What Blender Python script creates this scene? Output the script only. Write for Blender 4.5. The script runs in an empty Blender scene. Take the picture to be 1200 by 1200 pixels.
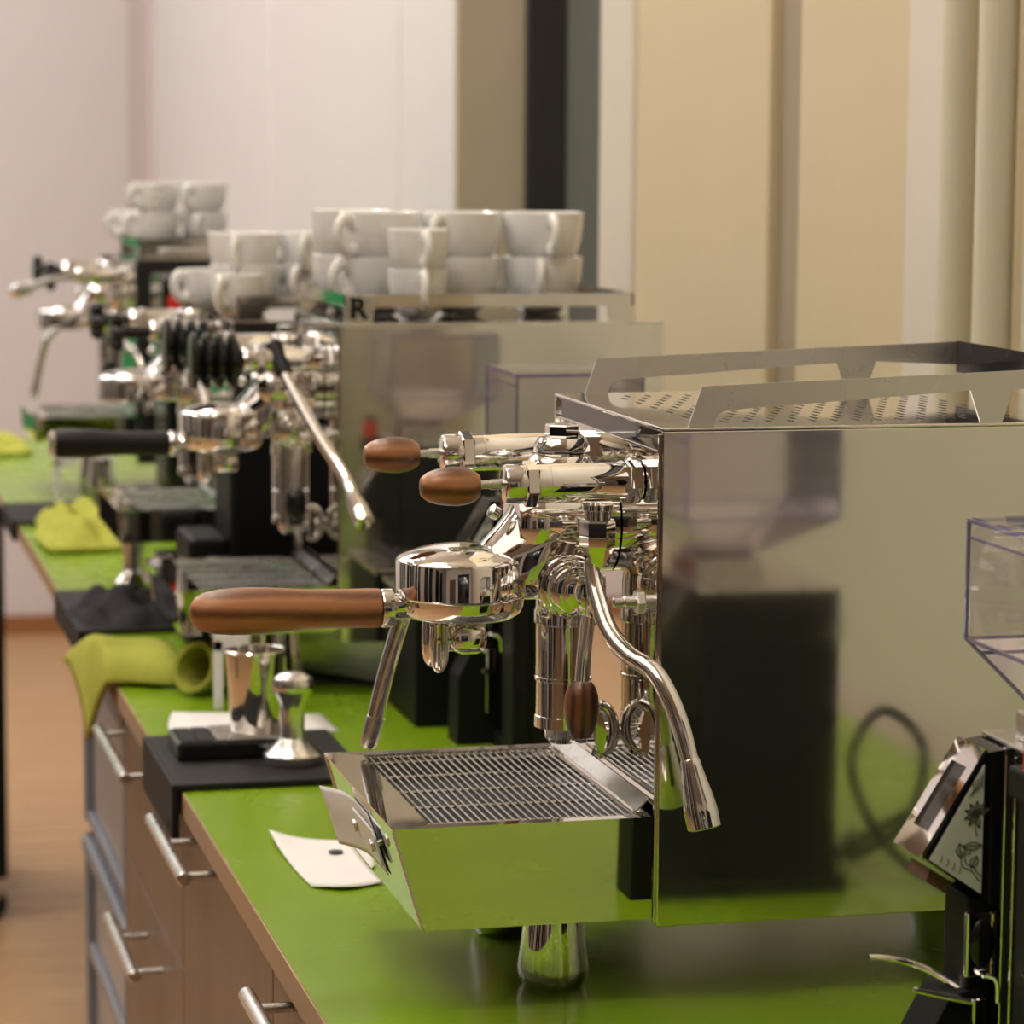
import bpy, bmesh, math, random
from mathutils import Vector, Matrix
from math import sin, cos, pi, radians
random.seed(7)
S = bpy.context.scene
COL = S.collection

# ------------------------------------------------------------------ camera
YAW, PITCH, ROLL, CAMZ = 0.24173, 0.12295, 0.00705, 1.4331
F_ = Vector((sin(YAW)*cos(PITCH), cos(YAW)*cos(PITCH), -sin(PITCH)))
R0 = Vector((cos(YAW), -sin(YAW), 0)); U0 = R0.cross(F_)
R_ = R0*cos(ROLL) + U0*sin(ROLL); U_ = -R0*sin(ROLL) + U0*cos(ROLL)
cd = bpy.data.cameras.new('camera'); cam = bpy.data.objects.new('camera', cd); COL.objects.link(cam)
M = Matrix((R_, U_, -F_)).transposed().to_4x4(); M.translation = (0, 0, CAMZ)
cam.matrix_world = M
cd.sensor_width = 36; cd.lens = 3452.5/1200*36; cd.clip_start = 0.05
cd.dof.use_dof = True; cd.dof.focus_distance = 1.80; cd.dof.aperture_fstop = 11.5
S.camera = cam

# ------------------------------------------------------------------ world, light, exposure
w = bpy.data.worlds.new('world'); S.world = w; w.use_nodes = True
w.node_tree.nodes['Background'].inputs[0].default_value = (1.0, 0.93, 0.85, 1)
w.node_tree.nodes['Background'].inputs[1].default_value = 0.06
S.view_settings.view_transform = 'Standard'; S.view_settings.look = 'None'
S.view_settings.exposure = 0.12; S.view_settings.gamma = 1.0; S.view_settings.use_curve_mapping = False
S.cycles.caustics_reflective = False; S.cycles.caustics_refractive = False
S.cycles.sample_clamp_indirect = 6.0
S.cycles.max_bounces = 14; S.cycles.transparent_max_bounces = 24; S.cycles.glossy_bounces = 8

def area(name, loc, size, power, color, target=None, sy=None):
    l = bpy.data.lights.new(name, 'AREA'); l.energy = power; l.color = color
    l.shape = 'RECTANGLE'; l.size = size; l.size_y = sy or size
    o = bpy.data.objects.new(name, l); COL.objects.link(o); o.location = loc
    d = Vector(target or (loc[0], loc[1], 0)) - Vector(loc)
    o.rotation_euler = d.to_track_quat('-Z', 'Y').to_euler()
    return o
WARM = (1.0, 0.93, 0.84); NEUT = (1.0, 0.975, 0.975)
area('soft_fill_light', (-1.6, 1.2, 3.35), 3.0, 30, WARM)  # added soft fill light, not a fitting of the room
area('soft_fill_light', (-1.5, 6.5, 3.35), 4.0, 104, NEUT, sy=3.4)  # added fill that brightens the far end of the hall

# ------------------------------------------------------------------ materials
def newmat(name):
    m = bpy.data.materials.new(name); m.use_nodes = True
    nt = m.node_tree; b = nt.nodes['Principled BSDF']
    return m, nt, b
def N(nt, t, **kw):
    n = nt.nodes.new(t)
    for k, v in kw.items():
        if k in n.inputs: n.inputs[k].default_value = v
        else: setattr(n, k, v)
    return n
def mat(name, col, rough=0.5, metal=0.0, spec=0.5, noise=0.0, nscale=40, bump=0.0, bscale=200, coat=0.0, rvar=0.0, stretch=(1,1,1)):
    m, nt, b = newmat(name)
    b.inputs['Base Color'].default_value = (*col, 1); b.inputs['Roughness'].default_value = rough
    b.inputs['Metallic'].default_value = metal; b.inputs['Specular IOR Level'].default_value = spec
    b.inputs['Coat Weight'].default_value = coat
    tc = N(nt, 'ShaderNodeTexCoord'); mp = N(nt, 'ShaderNodeMapping'); mp.inputs['Scale'].default_value = stretch
    nt.links.new(tc.outputs['Object'], mp.inputs['Vector'])
    if noise or rvar:
        t = N(nt, 'ShaderNodeTexNoise', Scale=nscale, Detail=5.0); nt.links.new(mp.outputs[0], t.inputs['Vector'])
        if noise:
            r = N(nt, 'ShaderNodeMix', data_type='RGBA')
            r.inputs['A'].default_value = (*[c*(1-noise) for c in col], 1); r.inputs['B'].default_value = (*[min(1, c*(1+noise)) for c in col], 1)
            nt.links.new(t.outputs['Fac'], r.inputs['Factor']); nt.links.new(r.outputs['Result'], b.inputs['Base Color'])
        if rvar:
            q = N(nt, 'ShaderNodeMapRange'); q.inputs['From Min'].default_value = .3; q.inputs['From Max'].default_value = .7
            q.inputs['To Min'].default_value = max(0, rough-rvar); q.inputs['To Max'].default_value = rough+rvar
            nt.links.new(t.outputs['Fac'], q.inputs['Value']); nt.links.new(q.outputs[0], b.inputs['Roughness'])
    if bump:
        t2 = N(nt, 'ShaderNodeTexNoise', Scale=bscale, Detail=3.0); nt.links.new(mp.outputs[0], t2.inputs['Vector'])
        bp = N(nt, 'ShaderNodeBump', Strength=bump, Distance=0.002); nt.links.new(t2.outputs['Fac'], bp.inputs['Height'])
        nt.links.new(bp.outputs[0], b.inputs['Normal'])
    return m
def wood(name, c0, c1, scale=30, axis='X', rough=0.42, dist=3.0, coat=0.0, stretch=None):
    m, nt, b = newmat(name)
    tc = N(nt, 'ShaderNodeTexCoord'); mp = N(nt, 'ShaderNodeMapping')
    st = {'X': (0.22, 1, 1), 'Y': (1, 0.22, 1), 'Z': (1, 1, 0.22)}[axis]
    mp.inputs['Scale'].default_value = stretch or st
    nt.links.new(tc.outputs['Object'], mp.inputs['Vector'])
    wv = N(nt, 'ShaderNodeTexWave', wave_type='BANDS', bands_direction='Z' if axis != 'Z' else 'X', Scale=scale, Distortion=dist)
    wv.inputs['Detail'].default_value = 3; wv.inputs['Detail Scale'].default_value = 0.6
    nt.links.new(mp.outputs[0], wv.inputs['Vector'])
    gr = N(nt, 'ShaderNodeTexNoise', Scale=scale*30, Detail=4.0); nt.links.new(mp.outputs[0], gr.inputs['Vector'])
    mx = N(nt, 'ShaderNodeMath', operation='MULTIPLY_ADD'); mx.inputs[1].default_value = 0.35
    nt.links.new(gr.outputs['Fac'], mx.inputs[0]); nt.links.new(wv.outputs['Fac'], mx.inputs[2])
    cr = N(nt, 'ShaderNodeValToRGB'); cr.color_ramp.elements[0].position = 0.15; cr.color_ramp.elements[1].position = .95
    cr.color_ramp.elements[0].color = (*c0, 1); cr.color_ramp.elements[1].color = (*c1, 1)
    nt.links.new(mx.outputs[0], cr.inputs['Fac']); nt.links.new(cr.outputs[0], b.inputs['Base Color'])
    b.inputs['Roughness'].default_value = rough; b.inputs['Coat Weight'].default_value = coat; b.inputs['Coat Roughness'].default_value = .3
    bp = N(nt, 'ShaderNodeBump', Strength=0.15, Distance=0.0005); nt.links.new(gr.outputs['Fac'], bp.inputs['Height']); nt.links.new(bp.outputs[0], b.inputs['Normal'])
    return m
def emis(name, col, s):
    m, nt, b = newmat(name); b.inputs['Emission Color'].default_value = (*col, 1); b.inputs['Emission Strength'].default_value = s
    b.inputs['Base Color'].default_value = (*col, 1); return m
def clear(name, tint, gl=0.06, edge=(.8, .8, .9)):
    m = bpy.data.materials.new(name); m.use_nodes = True; nt = m.node_tree
    for n in list(nt.nodes): nt.nodes.remove(n)
    out = N(nt, 'ShaderNodeOutputMaterial'); tr = N(nt, 'ShaderNodeBsdfTransparent'); tr.inputs[0].default_value = (*tint, 1)
    g = N(nt, 'ShaderNodeBsdfGlossy', Roughness=0.03); g.inputs['Color'].default_value = (1, 1, 1, 1)
    df = N(nt, 'ShaderNodeBsdfDiffuse'); df.inputs[0].default_value = (*edge, 1)
    fr = N(nt, 'ShaderNodeFresnel', IOR=1.45); mx = N(nt, 'ShaderNodeMixShader'); m2 = N(nt, 'ShaderNodeMixShader'); m2.inputs[0].default_value = gl
    nt.links.new(tr.outputs[0], m2.inputs[1]); nt.links.new(df.outputs[0], m2.inputs[2])
    nt.links.new(fr.outputs[0], mx.inputs[0]); nt.links.new(m2.outputs[0], mx.inputs[1]); nt.links.new(g.outputs[0], mx.inputs[2])
    nt.links.new(mx.outputs[0], out.inputs[0]); return m

CHROME = mat('chrome', (.88, .86, .83), .035, 1, rvar=.015, nscale=60)
STEEL = mat('polished_steel', (.74, .71, .66), .07, 1, rvar=.03, nscale=25)
BRUSHED = mat('brushed_steel', (.77, .74, .69), .08, .975, rvar=.02, nscale=12, stretch=(.15, 1, 3))
SATIN = mat('satin_steel', (.66, .64, .61), .28, 1, rvar=.04, nscale=30)
MIRROR = mat('mirror_steel', (.80, .77, .72), .03, 1, rvar=.015, nscale=20)
DARKSTEEL = mat('dark_polished_panel', (.07, .065, .065), .06, .6, rvar=.03, nscale=15)
ALU = mat('brushed_aluminium', (.80, .79, .77), .22, 1, rvar=.05, nscale=120)
BLACK = mat('black_powder_coat', (.007, .007, .007), .5, 0, .16, bump=.15, bscale=900)
GLOSSBLACK = mat('gloss_black_plastic', (.010, .010, .010), .12, 0, .5, rvar=.04, nscale=30)
RUBBER = mat('black_rubber', (.013, .0125, .0125), .5, 0, .25, noise=.2, nscale=80)
DARKHOLE = mat('dark_cavity', (.015, .014, .013), .6)  # near-black colour in place of shade inside hollows
WALNUT = wood('walnut_knob', (.10, .030, .009), (.42, .175, .062), 30, 'X', .36, 5.0, coat=.25)
HANDLEWOOD = wood('oiled_handle_wood', (.13, .042, .013), (.47, .20, .078), 24, 'X', .42, 9.0, coat=.15, stretch=(.25, 1, 1))
BALLWOOD = wood('dark_walnut', (.050, .014, .005), (.20, .070, .026), 46, 'Z', .36, 5.0, coat=.3)
GREEN = mat('green_laminate', (.195, .325, .009), .24, 0, .34, noise=.05, nscale=9, rvar=.06, bump=.02, bscale=700)
PLY = wood('plywood_edge', (.20, .11, .055), (.46, .30, .17), 260, 'Y', .6, 1.5, stretch=(.1, .1, 1))
DRAWER = wood('brown_laminate', (.135, .080, .052), (.165, .10, .065), 24, 'Z', .45, 4, stretch=(1, 1, .1))
WHITE = mat('white_porcelain', (.87, .86, .84), .10, 0, .5, coat=.3)
PAPER = mat('white_paper', (.83, .80, .78), .75, 0, .2, noise=.03, nscale=30)
MAT_ = mat('black_mat', (.016, .0145, .015), .6, 0, .16, noise=.3, nscale=400, bump=.1, bscale=900)
LIME = mat('lime_microfibre', (.42, .43, .075), .95, 0, .1, noise=.18, nscale=45, bump=.5, bscale=900)
GREYCLOTH = mat('charcoal_cloth', (.036, .034, .038), .95, 0, .1, noise=.3, nscale=60, bump=.5, bscale=600)
CREAM = mat('cream_wall_paint', (.66, .54, .355), .5, 0, .35, noise=.03, nscale=5, bump=.25, bscale=60)
CREAM_SHADE = mat('groove_shade_cream', (.36, .29, .20), .6, 0, .3, noise=.04, nscale=8, bump=.1, bscale=80)  # darker copy of the cream; recess shade put into the colour
PINKWHITE = mat('gloss_trim_paint', (.74, .65, .57), .28, 0, .45, noise=.02, nscale=8, bump=.3, bscale=40)
WALLWHITE = mat('white_wall_paint', (.745, .705, .695), .6, 0, .3, noise=.02, nscale=3)
ENDWALL = mat('far_wall_paint', (.66, .615, .60), .65, 0, .3, noise=.03, nscale=2)
PIPEWHITE = mat('pipe_enamel', (.70, .64, .50), .3, 0, .45, noise=.02, nscale=10, bump=.15, bscale=50)
FLOORW = wood('floor_boards', (.46, .27, .125), (.60, .38, .20), 18, 'X', .4, 3, stretch=(.3, 1, 1))
SKIRT = wood('wood_skirting', (.22, .085, .03), (.34, .15, .055), 30, 'Y', .4)
EMERALD = mat('emerald_panel_paint', (.012, .24, .075), .4)
GREYBLUE = mat('grey_blue_crate', (.20, .21, .25), .35, 0, .45, noise=.08, nscale=20)
CRATEFACE = mat('translucent_crate_face', (.33, .31, .31), .3, 0, .5, noise=.08, nscale=14)
ACRYL = clear('clear_acrylic', (.92, .90, .925), .10, (.75, .72, .78))
ACRYLE = clear('violet_acrylic_edge', (.50, .46, .72), .45, (.32, .28, .52))
RED = mat('red_plastic', (.55, .02, .015), .3, coat=.3)
BROWN = mat('brown_bristle', (.13, .06, .035), .8, noise=.4, nscale=300)
PRINT_HOLE = mat('grey_print_and_hole', (.05, .05, .05), .7)
PLATE = mat('etched_plate', (.80, .80, .79), .4, 0, .5, noise=.12, nscale=30)
SCREEN = mat('dark_glass_screen', (.018, .013, .012), .08, 0, .5, rvar=.03, nscale=15)
GLASSN = mat('added_dark_glass', (.008, .009, .011), .06, 0, .5, rvar=.02, nscale=4)  # dark glass of the added, unseen windows

# ------------------------------------------------------------------ mesh helpers
def ortho(d):
    d = Vector(d).normalized(); a = Vector((0, 0, 1)) if abs(d.z) < .9 else Vector((1, 0, 0))
    u = d.cross(a).normalized(); return d, u, d.cross(u).normalized()
class G:
    def __init__(s): s.bm = bmesh.new()
    def box(s, lo, hi, bev=0.0, rot=None, piv=None):
        r = bmesh.ops.create_cube(s.bm, size=1); vs = r['verts']
        c = (Vector(lo)+Vector(hi))/2; sz = Vector(hi)-Vector(lo)
        for v in vs: v.co = Vector((v.co.x*sz.x, v.co.y*sz.y, v.co.z*sz.z))
        if bev:
            es = list({e for v in vs for e in v.link_edges})
            q = bmesh.ops.bevel(s.bm, geom=es, offset=min(bev, min(map(abs, sz))*.45), segments=2, profile=.5, affect='EDGES')
            vs = list({v for f in q['faces'] for v in f.verts} | {v for v in vs if v.is_valid})
        for v in vs:
            if rot: v.co = rot @ v.co
            v.co += c
        return s
    def rings(s, rings, close=True, caps=True):
        vr = [[s.bm.verts.new(p) for p in r] for r in rings]
        n = len(vr[0])
        for a, b in zip(vr, vr[1:]):
            for i in range(n if close else n-1):
                try: s.bm.faces.new((a[i], a[(i+1) % n], b[(i+1) % n], b[i]))
                except ValueError: pass
        if caps and close:
            for r in (vr[0][::-1], vr[-1]):
                try: s.bm.faces.new(r)
                except ValueError: pass
        return s
    def lathe(s, prof, o=(0, 0, 0), d=(0, 0, 1), seg=32, sx=1.0, ph=0.0, caps=True):
        d, u, v = ortho(d); o = Vector(o)
        R = []
        for r, h in prof:
            r = max(r, 1e-5)
            R.append([o + d*h + (u*cos(ph+2*pi*i/seg)*sx + v*sin(ph+2*pi*i/seg))*r for i in range(seg)])
        return s.rings(R, caps=caps)
    def tube(s, pts, r, seg=14, sub=6, caps=True, flat=1.0):
        pts = [Vector(p) for p in pts]; rs = r if isinstance(r, (list, tuple)) else [r]*len(pts)
        P, Rr = [], []
        n = len(pts)
        for i in range(n-1):
            p0, p1, p2, p3 = pts[max(i-1, 0)], pts[i], pts[i+1], pts[min(i+2, n-1)]
            k = sub if n > 2 else 1
            for j in range(k):
                t = j/k
                P.append(.5*((2*p1)+(p2-p0)*t+(2*p0-5*p1+4*p2-p3)*t*t+(3*p1-p0-3*p2+p3)*t**3)); Rr.append(rs[i]*(1-t)+rs[i+1]*t)
        P.append(pts[-1]); Rr.append(rs[-1])
        T = [(P[min(i+1, len(P)-1)]-P[max(i-1, 0)]).normalized() for i in range(len(P))]
        _, u, v = ortho(T[0]); R = []
        for i, p in enumerate(P):
            u = (u - T[i]*u.dot(T[i])).normalized(); v = T[i].cross(u)
            R.append([p + (u*cos(2*pi*k/seg) + v*sin(2*pi*k/seg)*flat)*Rr[i] for k in range(seg)])
        return s.rings(R, caps=caps)
    def prism(s, poly, a, b, plane='xz'):
        # poly: 2-D outline; extruded along the remaining axis from a to b
        def P(q, t):
            return {'xz': (q[0], t, q[1]), 'yz': (t, q[0], q[1]), 'xy': (q[0], q[1], t)}[plane]
        A = [s.bm.verts.new(P(q, a)) for q in poly]; B = [s.bm.verts.new(P(q, b)) for q in poly]
        n = len(poly)
        s.bm.faces.new(A); s.bm.faces.new(B[::-1])
        for i in range(n): s.bm.faces.new((A[i], B[i], B[(i+1) % n], A[(i+1) % n]))
        return s
    def quad(s, *ps):
        s.bm.faces.new([s.bm.verts.new(p) for p in ps]); return s
    def sphere(s, c, r, sc=(1, 1, 1), u=20, v=12):
        q = bmesh.ops.create_uvsphere(s.bm, u_segments=u, v_segments=v, radius=1)
        for x in q['verts']: x.co = Vector(c) + Vector((x.co.x*r*sc[0], x.co.y*r*sc[1], x.co.z*r*sc[2]))
        return s
    def obj(s, name, m, parent=None, smooth=True, angle=35, label=None, loc=None, **props):
        bmesh.ops.recalc_face_normals(s.bm, faces=s.bm.faces)
        me = bpy.data.meshes.new(name); s.bm.to_mesh(me); s.bm.free()
        if smooth:
            me.shade_smooth(); me.set_sharp_from_angle(angle=radians(angle))
        me.materials.append(m)
        o = bpy.data.objects.new(name, me); COL.objects.link(o)
        if parent: o.parent = parent
        if loc: o.location = loc
        if label: o['label'] = label
        for k, v in props.items(): o[k] = v
        return o
def thing(name, label, cat, loc=(0, 0, 0), rz=0, group=None):
    o = bpy.data.objects.new(name, None); COL.objects.link(o); o.empty_display_size = .05
    o.location = loc; o.rotation_euler = (0, 0, rz); o['label'] = label; o['category'] = cat
    if group: o['group'] = group
    return o
def tag(o, label, cat, group=None):
    o['label'] = label; o['category'] = cat
    if group: o['group'] = group
    return o
def struct(o): o['kind'] = 'structure'; return o
def copy_tree(o, parent=None):
    c = o.copy(); COL.objects.link(c)
    if parent: c.parent = parent
    for ch in list(o.children): copy_tree(ch, c)
    return c
def text(body, name, m, parent, loc, size, rot, ext=.0003, bold=0.0):
    cu = bpy.data.curves.new(name, 'FONT'); cu.body = body; cu.size = size; cu.extrude = ext; cu.offset = bold
    cu.align_x = 'CENTER'; cu.align_y = 'CENTER'
    o = bpy.data.objects.new(name+'_curve', cu); COL.objects.link(o)
    dg = bpy.context.evaluated_depsgraph_get(); me = bpy.data.meshes.new_from_object(o.evaluated_get(dg))
    bpy.data.objects.remove(o); bpy.data.curves.remove(cu)
    me.materials.clear(); me.materials.append(m)
    t = bpy.data.objects.new(name, me); COL.objects.link(t); t.parent = parent; t.location = loc; t.rotation_euler = rot
    return t

CT = 0.90
# ------------------------------------------------------------------ room
XW = 1.0
struct(G().box((-4.2, -4.2, -.06), (1.6, 8.9, -.0015)).obj('floor', FLOORW, smooth=False))
floor = bpy.data.objects['floor']
pl = []
for i in range(40):                                   # boards in the strip of floor the photograph shows
    y = 4.55 + i*.1035
    off = random.uniform(0, 1.2)
    for (a, b) in ((-.5-off, .55-off*.5), (.552-off*.5, 1.0)):
        if b-a < .05: continue
        o = G().box((a+.001, y+.001, -.012), (b-.001, y+.1020, random.uniform(-.0006, .0004)), .0012).obj('plank', FLOORW, floor, smooth=False)
struct(G().box((-4.2, -4.2, 3.4), (1.6, 8.9, 3.5)).obj('ceiling', WALLWHITE, smooth=False))
struct(G().box((-4.2, 8.69, -.02), (1.6, 8.85, 3.4)).obj('wall_end', ENDWALL, smooth=False))
struct(G().box((-4.3, -4.2, -.02), (-4.15, 8.9, 3.4)).obj('wall_left', mat('hall_wall_paint', (.34, .30, .27), .6), smooth=False))
struct(G().box((-4.2, -4.35, -.02), (1.6, -4.2, 3.4)).obj('wall_back', WALLWHITE, smooth=False))
struct(G().box((-4.1, 8.66, 0), (1.0, 8.69, .055)).obj('baseboard_end', SKIRT, smooth=False))
# right wall: near length, niche, far white length
wr = struct(G().box((XW+.03, -4.2, 0), (1.5, 3.55, 3.4)).obj('wall_right', CREAM, smooth=False))
G().box((XW, 2.948, 0), (XW+.04, 3.444, 3.4), .004).obj('wall_panel', CREAM, wr, smooth=False)
G().box((XW, 2.548, 0), (XW+.04, 2.854, 3.4), .004).obj('wall_panel', CREAM, wr, smooth=False)
G().box((XW+.012, 2.854, 0), (XW+.04, 2.948, 3.4)).obj('panel_groove', CREAM_SHADE, wr, smooth=False)
G().box((XW+.004, -4.0, 0), (XW+.04, 2.30, 3.4), .004).obj('wall_panel', mat('pale_wall_paint', (.74, .68, .57), .55, noise=.02, nscale=6), wr, smooth=False)
struct(G().box((XW-.006, 3.444, 0), (1.3, 3.592, 3.4), .006).obj('trim_1', PINKWHITE, smooth=False))
t2 = G().box((XW-.004, 2.456, 0), (XW+.05, 2.548, 3.4), .004); struct(t2.obj('trim_2', PINKWHITE, smooth=False))
# niche: back, far reveal with dark frame strip
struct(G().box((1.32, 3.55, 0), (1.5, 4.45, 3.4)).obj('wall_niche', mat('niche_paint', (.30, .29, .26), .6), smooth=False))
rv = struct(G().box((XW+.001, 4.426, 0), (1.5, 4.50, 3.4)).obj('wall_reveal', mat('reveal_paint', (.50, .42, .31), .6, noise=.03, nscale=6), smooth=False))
G().box((1.107, 4.405, 0), (1.168, 4.43, 3.4), .003).obj('door_frame', mat('dark_frame', (.014, .012, .012), .5), rv, smooth=False)
G().box((1.168, 4.412, 0), (1.30, 4.43, 3.4), .003).obj('frame_lining', mat('grey_green_lining', (.20, .21, .195), .6), rv, smooth=False)
wf = struct(G().box((XW, 4.445, 0), (1.45, 8.75, 3.4)).obj('wall_far', WALLWHITE, smooth=False))
G().box((XW-.006, 6.2, 0), (XW+.01, 6.58, 3.4), .006).obj('wall_batten', WALLWHITE, wf, smooth=False)
G().box((XW-.004, 4.85, 0), (XW+.01, 5.35, 3.4), .004).obj('wall_batten', WALLWHITE, wf, smooth=False)
G().box((XW-.018, 8.2, 0), (XW+.01, 8.69, 3.4), .006).obj('wall_batten', mat('rose_paint', (.60, .50, .485), .6), wf, smooth=False)
# unseen: green panel, plus dark windows, door and columns added for the chrome's reflections
struct(G().box((-1.0, 8.63, 0), (.10, 8.69, 2.3), .01).obj('green_panel', EMERALD, smooth=False))  # unseen green thing known only from its reflection in the machines
for i, (y0, y1) in enumerate(((-2.8, -1.2), (-.5, .9), (1.6, 2.5), (3.0, 4.4), (5.1, 6.4))):
    wn = struct(G().box((-4.15, y0, .1), (-4.10, y1, 2.7)).obj('added_window_%d' % (i+1), GLASSN, smooth=False))
    G().box((-4.12, (y0+y1)/2-.03, .1), (-4.07, (y0+y1)/2+.03, 2.7)).obj('mullion', WALLWHITE, wn, smooth=False)
struct(G().box((-3.2, -4.2, 0), (-1.9, -4.14, 2.3)).obj('added_door', DRAWER, smooth=False))
struct(G().box((-1.4, -4.2, .1), (.7, -4.14, 2.7)).obj('added_window_6', GLASSN, smooth=False))
struct(G().box((-2.6, 2.4, 0), (-2.3, 2.7, 3.4)).obj('added_column_1', mat('added_column_dark', (.03, .03, .035), .5), smooth=False))
struct(G().box((-2.4, 4.9, 0), (-2.15, 5.15, 3.4)).obj('added_column_2', bpy.data.materials['added_column_dark'], smooth=False))
# ceiling spot clusters: the small lamps the chrome shows as grids of points
BULB = emis('lit_bulb', (1.0, .93, .83), 290)
def cluster(x, y, nx, ny, sp, label):
    t = thing('ceiling_spot_cluster', label, 'ceiling light', (x, y, 3.4))
    G().box((-nx*sp/2, -ny*sp/2, -.05), (nx*sp/2, ny*sp/2, 0), .01).obj('housing', SATIN, t, smooth=False)
    for i in range(nx):
        for j in range(ny):
            G().sphere(((i-(nx-1)/2)*sp, (j-(ny-1)/2)*sp, -.075), .026, u=10, v=6).obj('bulb', BULB, t)
cluster(-.05, 2.55, 3, 3, .16, 'ceiling lamp with a square grid of nine bulbs above the counter')
cluster(-1.1, 4.1, 2, 4, .2, 'ceiling lamp with two rows of four bulbs in the hall')
cluster(-.5, .7, 3, 2, .2, 'ceiling lamp with two rows of three bulbs behind the viewer')
cluster(.1, 4.7, 2, 3, .18, 'ceiling lamp with three rows of two bulbs far along the counter')
cluster(-2.4, 3.2, 2, 2, .25, 'ceiling lamp with four bulbs far out in the hall')
# heating pipes against the right wall
for k, (y, lb) in enumerate(((2.408, 'white enamelled vertical pipe on the wall, left one of the two'), (2.325, 'white enamelled vertical pipe at the right picture edge'))):
    tag(G().lathe([(.0168, 0), (.0168, 3.4)], (XW-.010, y, 0), seg=32).obj('riser_pipe', PIPEWHITE), lb, 'pipe', 'vertical pipes on the wall')

# ------------------------------------------------------------------ counter
ct = thing('worktop', 'long bright green laminate worktop with a bare plywood edge', 'worktop', (0, 0, 0))
G().box((.3115, .4, CT-.0195), (.97, 5.42, CT)).obj('laminate_top', GREEN, ct, smooth=False)
G().box((.3102, .4, CT-.021), (.3118, 5.42, CT-.0007)).obj('plywood_edge', PLY, ct, smooth=False, label='bare plywood front edge')
G().box((.9698, .4, CT-.021), (.9712, 5.42, CT-.0007)).obj('plywood_edge', PLY, ct, smooth=False)
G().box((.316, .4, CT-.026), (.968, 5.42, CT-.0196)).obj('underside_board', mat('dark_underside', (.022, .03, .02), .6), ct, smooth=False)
for y in (4.9, 5.3):
    G().box((.86, y, 0), (.91, y+.05, CT-.026)).obj('leg', DARKSTEEL, ct, smooth=False)
XF = .318
def cabinet(y0, y1, rows, handles, label):
    t = thing('drawer_cabinet', label, 'cabinet', (0, (y0+y1)/2, 0)); cy = (y0+y1)/2
    G().box((XF+.019, y0-cy+.001, .06), (.90, y1-cy-.001, CT-.0262)).obj('carcass', DARKHOLE, t, smooth=False)
    G().box((.38, y0-cy+.002, 0), (.88, y1-cy-.002, .06)).obj('plinth', BLACK, t, smooth=False)
    zs = [.075]+rows+[CT-.029]
    for k in range(len(zs)-1):
        f = G().box((XF, y0-cy+.0015, zs[k]+.0015), (XF+.018, y1-cy-.0015, zs[k+1]-.0015), .001).obj('drawer_front' if len(zs) > 2 else 'cabinet_door', DRAWER, t, smooth=False)
        for (hz, a, b, p0, p1) in handles:
            if not zs[k] < hz < zs[k+1]: continue
            h = G()
            h.lathe([(.0045, 0), (.0058, .001), (.0058, b-a-.001), (.0045, b-a)], (.2905, a-cy, hz), (0, 1, 0), 20)
            for p in (p0, p1): h.lathe([(.0036, 0), (.0036, .0275)], (.2905, p-cy, hz), (1, 0, 0), 14)
            h.obj('handle', SATIN, f)
    return t
cabinet(2.457, 2.90, [.7315], [(.8585, 2.646, 2.885, 2.655, 2.86), (.690, 2.585, 2.80, 2.60, 2.723)], 'brown two-drawer cabinet front with two bar handles, below the black mat')
cabinet(1.9745, 2.4565, [], [(.866, 2.237, 2.449, 2.245, 2.358)], 'tall brown cabinet front with one bar handle below the paper slip')
cabinet(1.45, 1.974, [], [(.866, 1.70, 1.915, 1.72, 1.88)], 'brown cabinet front at the bottom picture edge, only its handle end in view')
# stacked storage crates
for k, (z0, z1, lb) in enumerate(((.0, .36, 'grey plastic storage crate at the bottom of the stack beside the drawers'), (.362, .645, 'grey plastic storage crate second from bottom beside the drawers'), (.662, .868, 'grey storage crate on top of the stack, under the lime cloth'))):
    t = thing('storage_crate', lb, 'crate', (.318, 3.14, z0), group='stacked crates beside the drawers')
    h = z1-z0
    G().box((.012, -.20, .01), (.55, .20, h-.012), .006).obj('crate_body', CRATEFACE, t, smooth=False)
    g = G().box((0, -.215, h-.024), (.56, .215, h), .004)
    g.box((.002, -.212, 0), (.014, -.19, h), .003).box((.002, .19, 0), (.014, .212, h), .003).box((.004, -.21, 0), (.55, .21, .014), .003)
    g.obj('rim', GREYBLUE, t, smooth=False)
    if k < 2: G().box((.004, -.2, h*.50), (.013, .2, h*.50+.018), .003).obj('rib', GREYBLUE, t, smooth=False)
# black trolley under the far counter
t = thing('trolley', 'black panelled trolley on castors at the left picture edge', 'trolley', (.10, 5.45, 0))
G().box((-.30, -.06, .085), (.275, .40, .80), .006).obj('body', BLACK, t, smooth=False)
for (x, y) in ((.24, -.03), (-.26, -.03), (.24, .36), (-.26, .36)):
    c = G().lathe([(.030, -.013), (.034, -.009), (.034, .009), (.030, .013)], (x, y, .034), (0, 1, 0), 20).obj('castor', RUBBER, t)
    G().box((x-.024, y-.018, .045), (x+.024, y+.018, .087), .004).obj('fork', SATIN, c, smooth=False)

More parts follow.
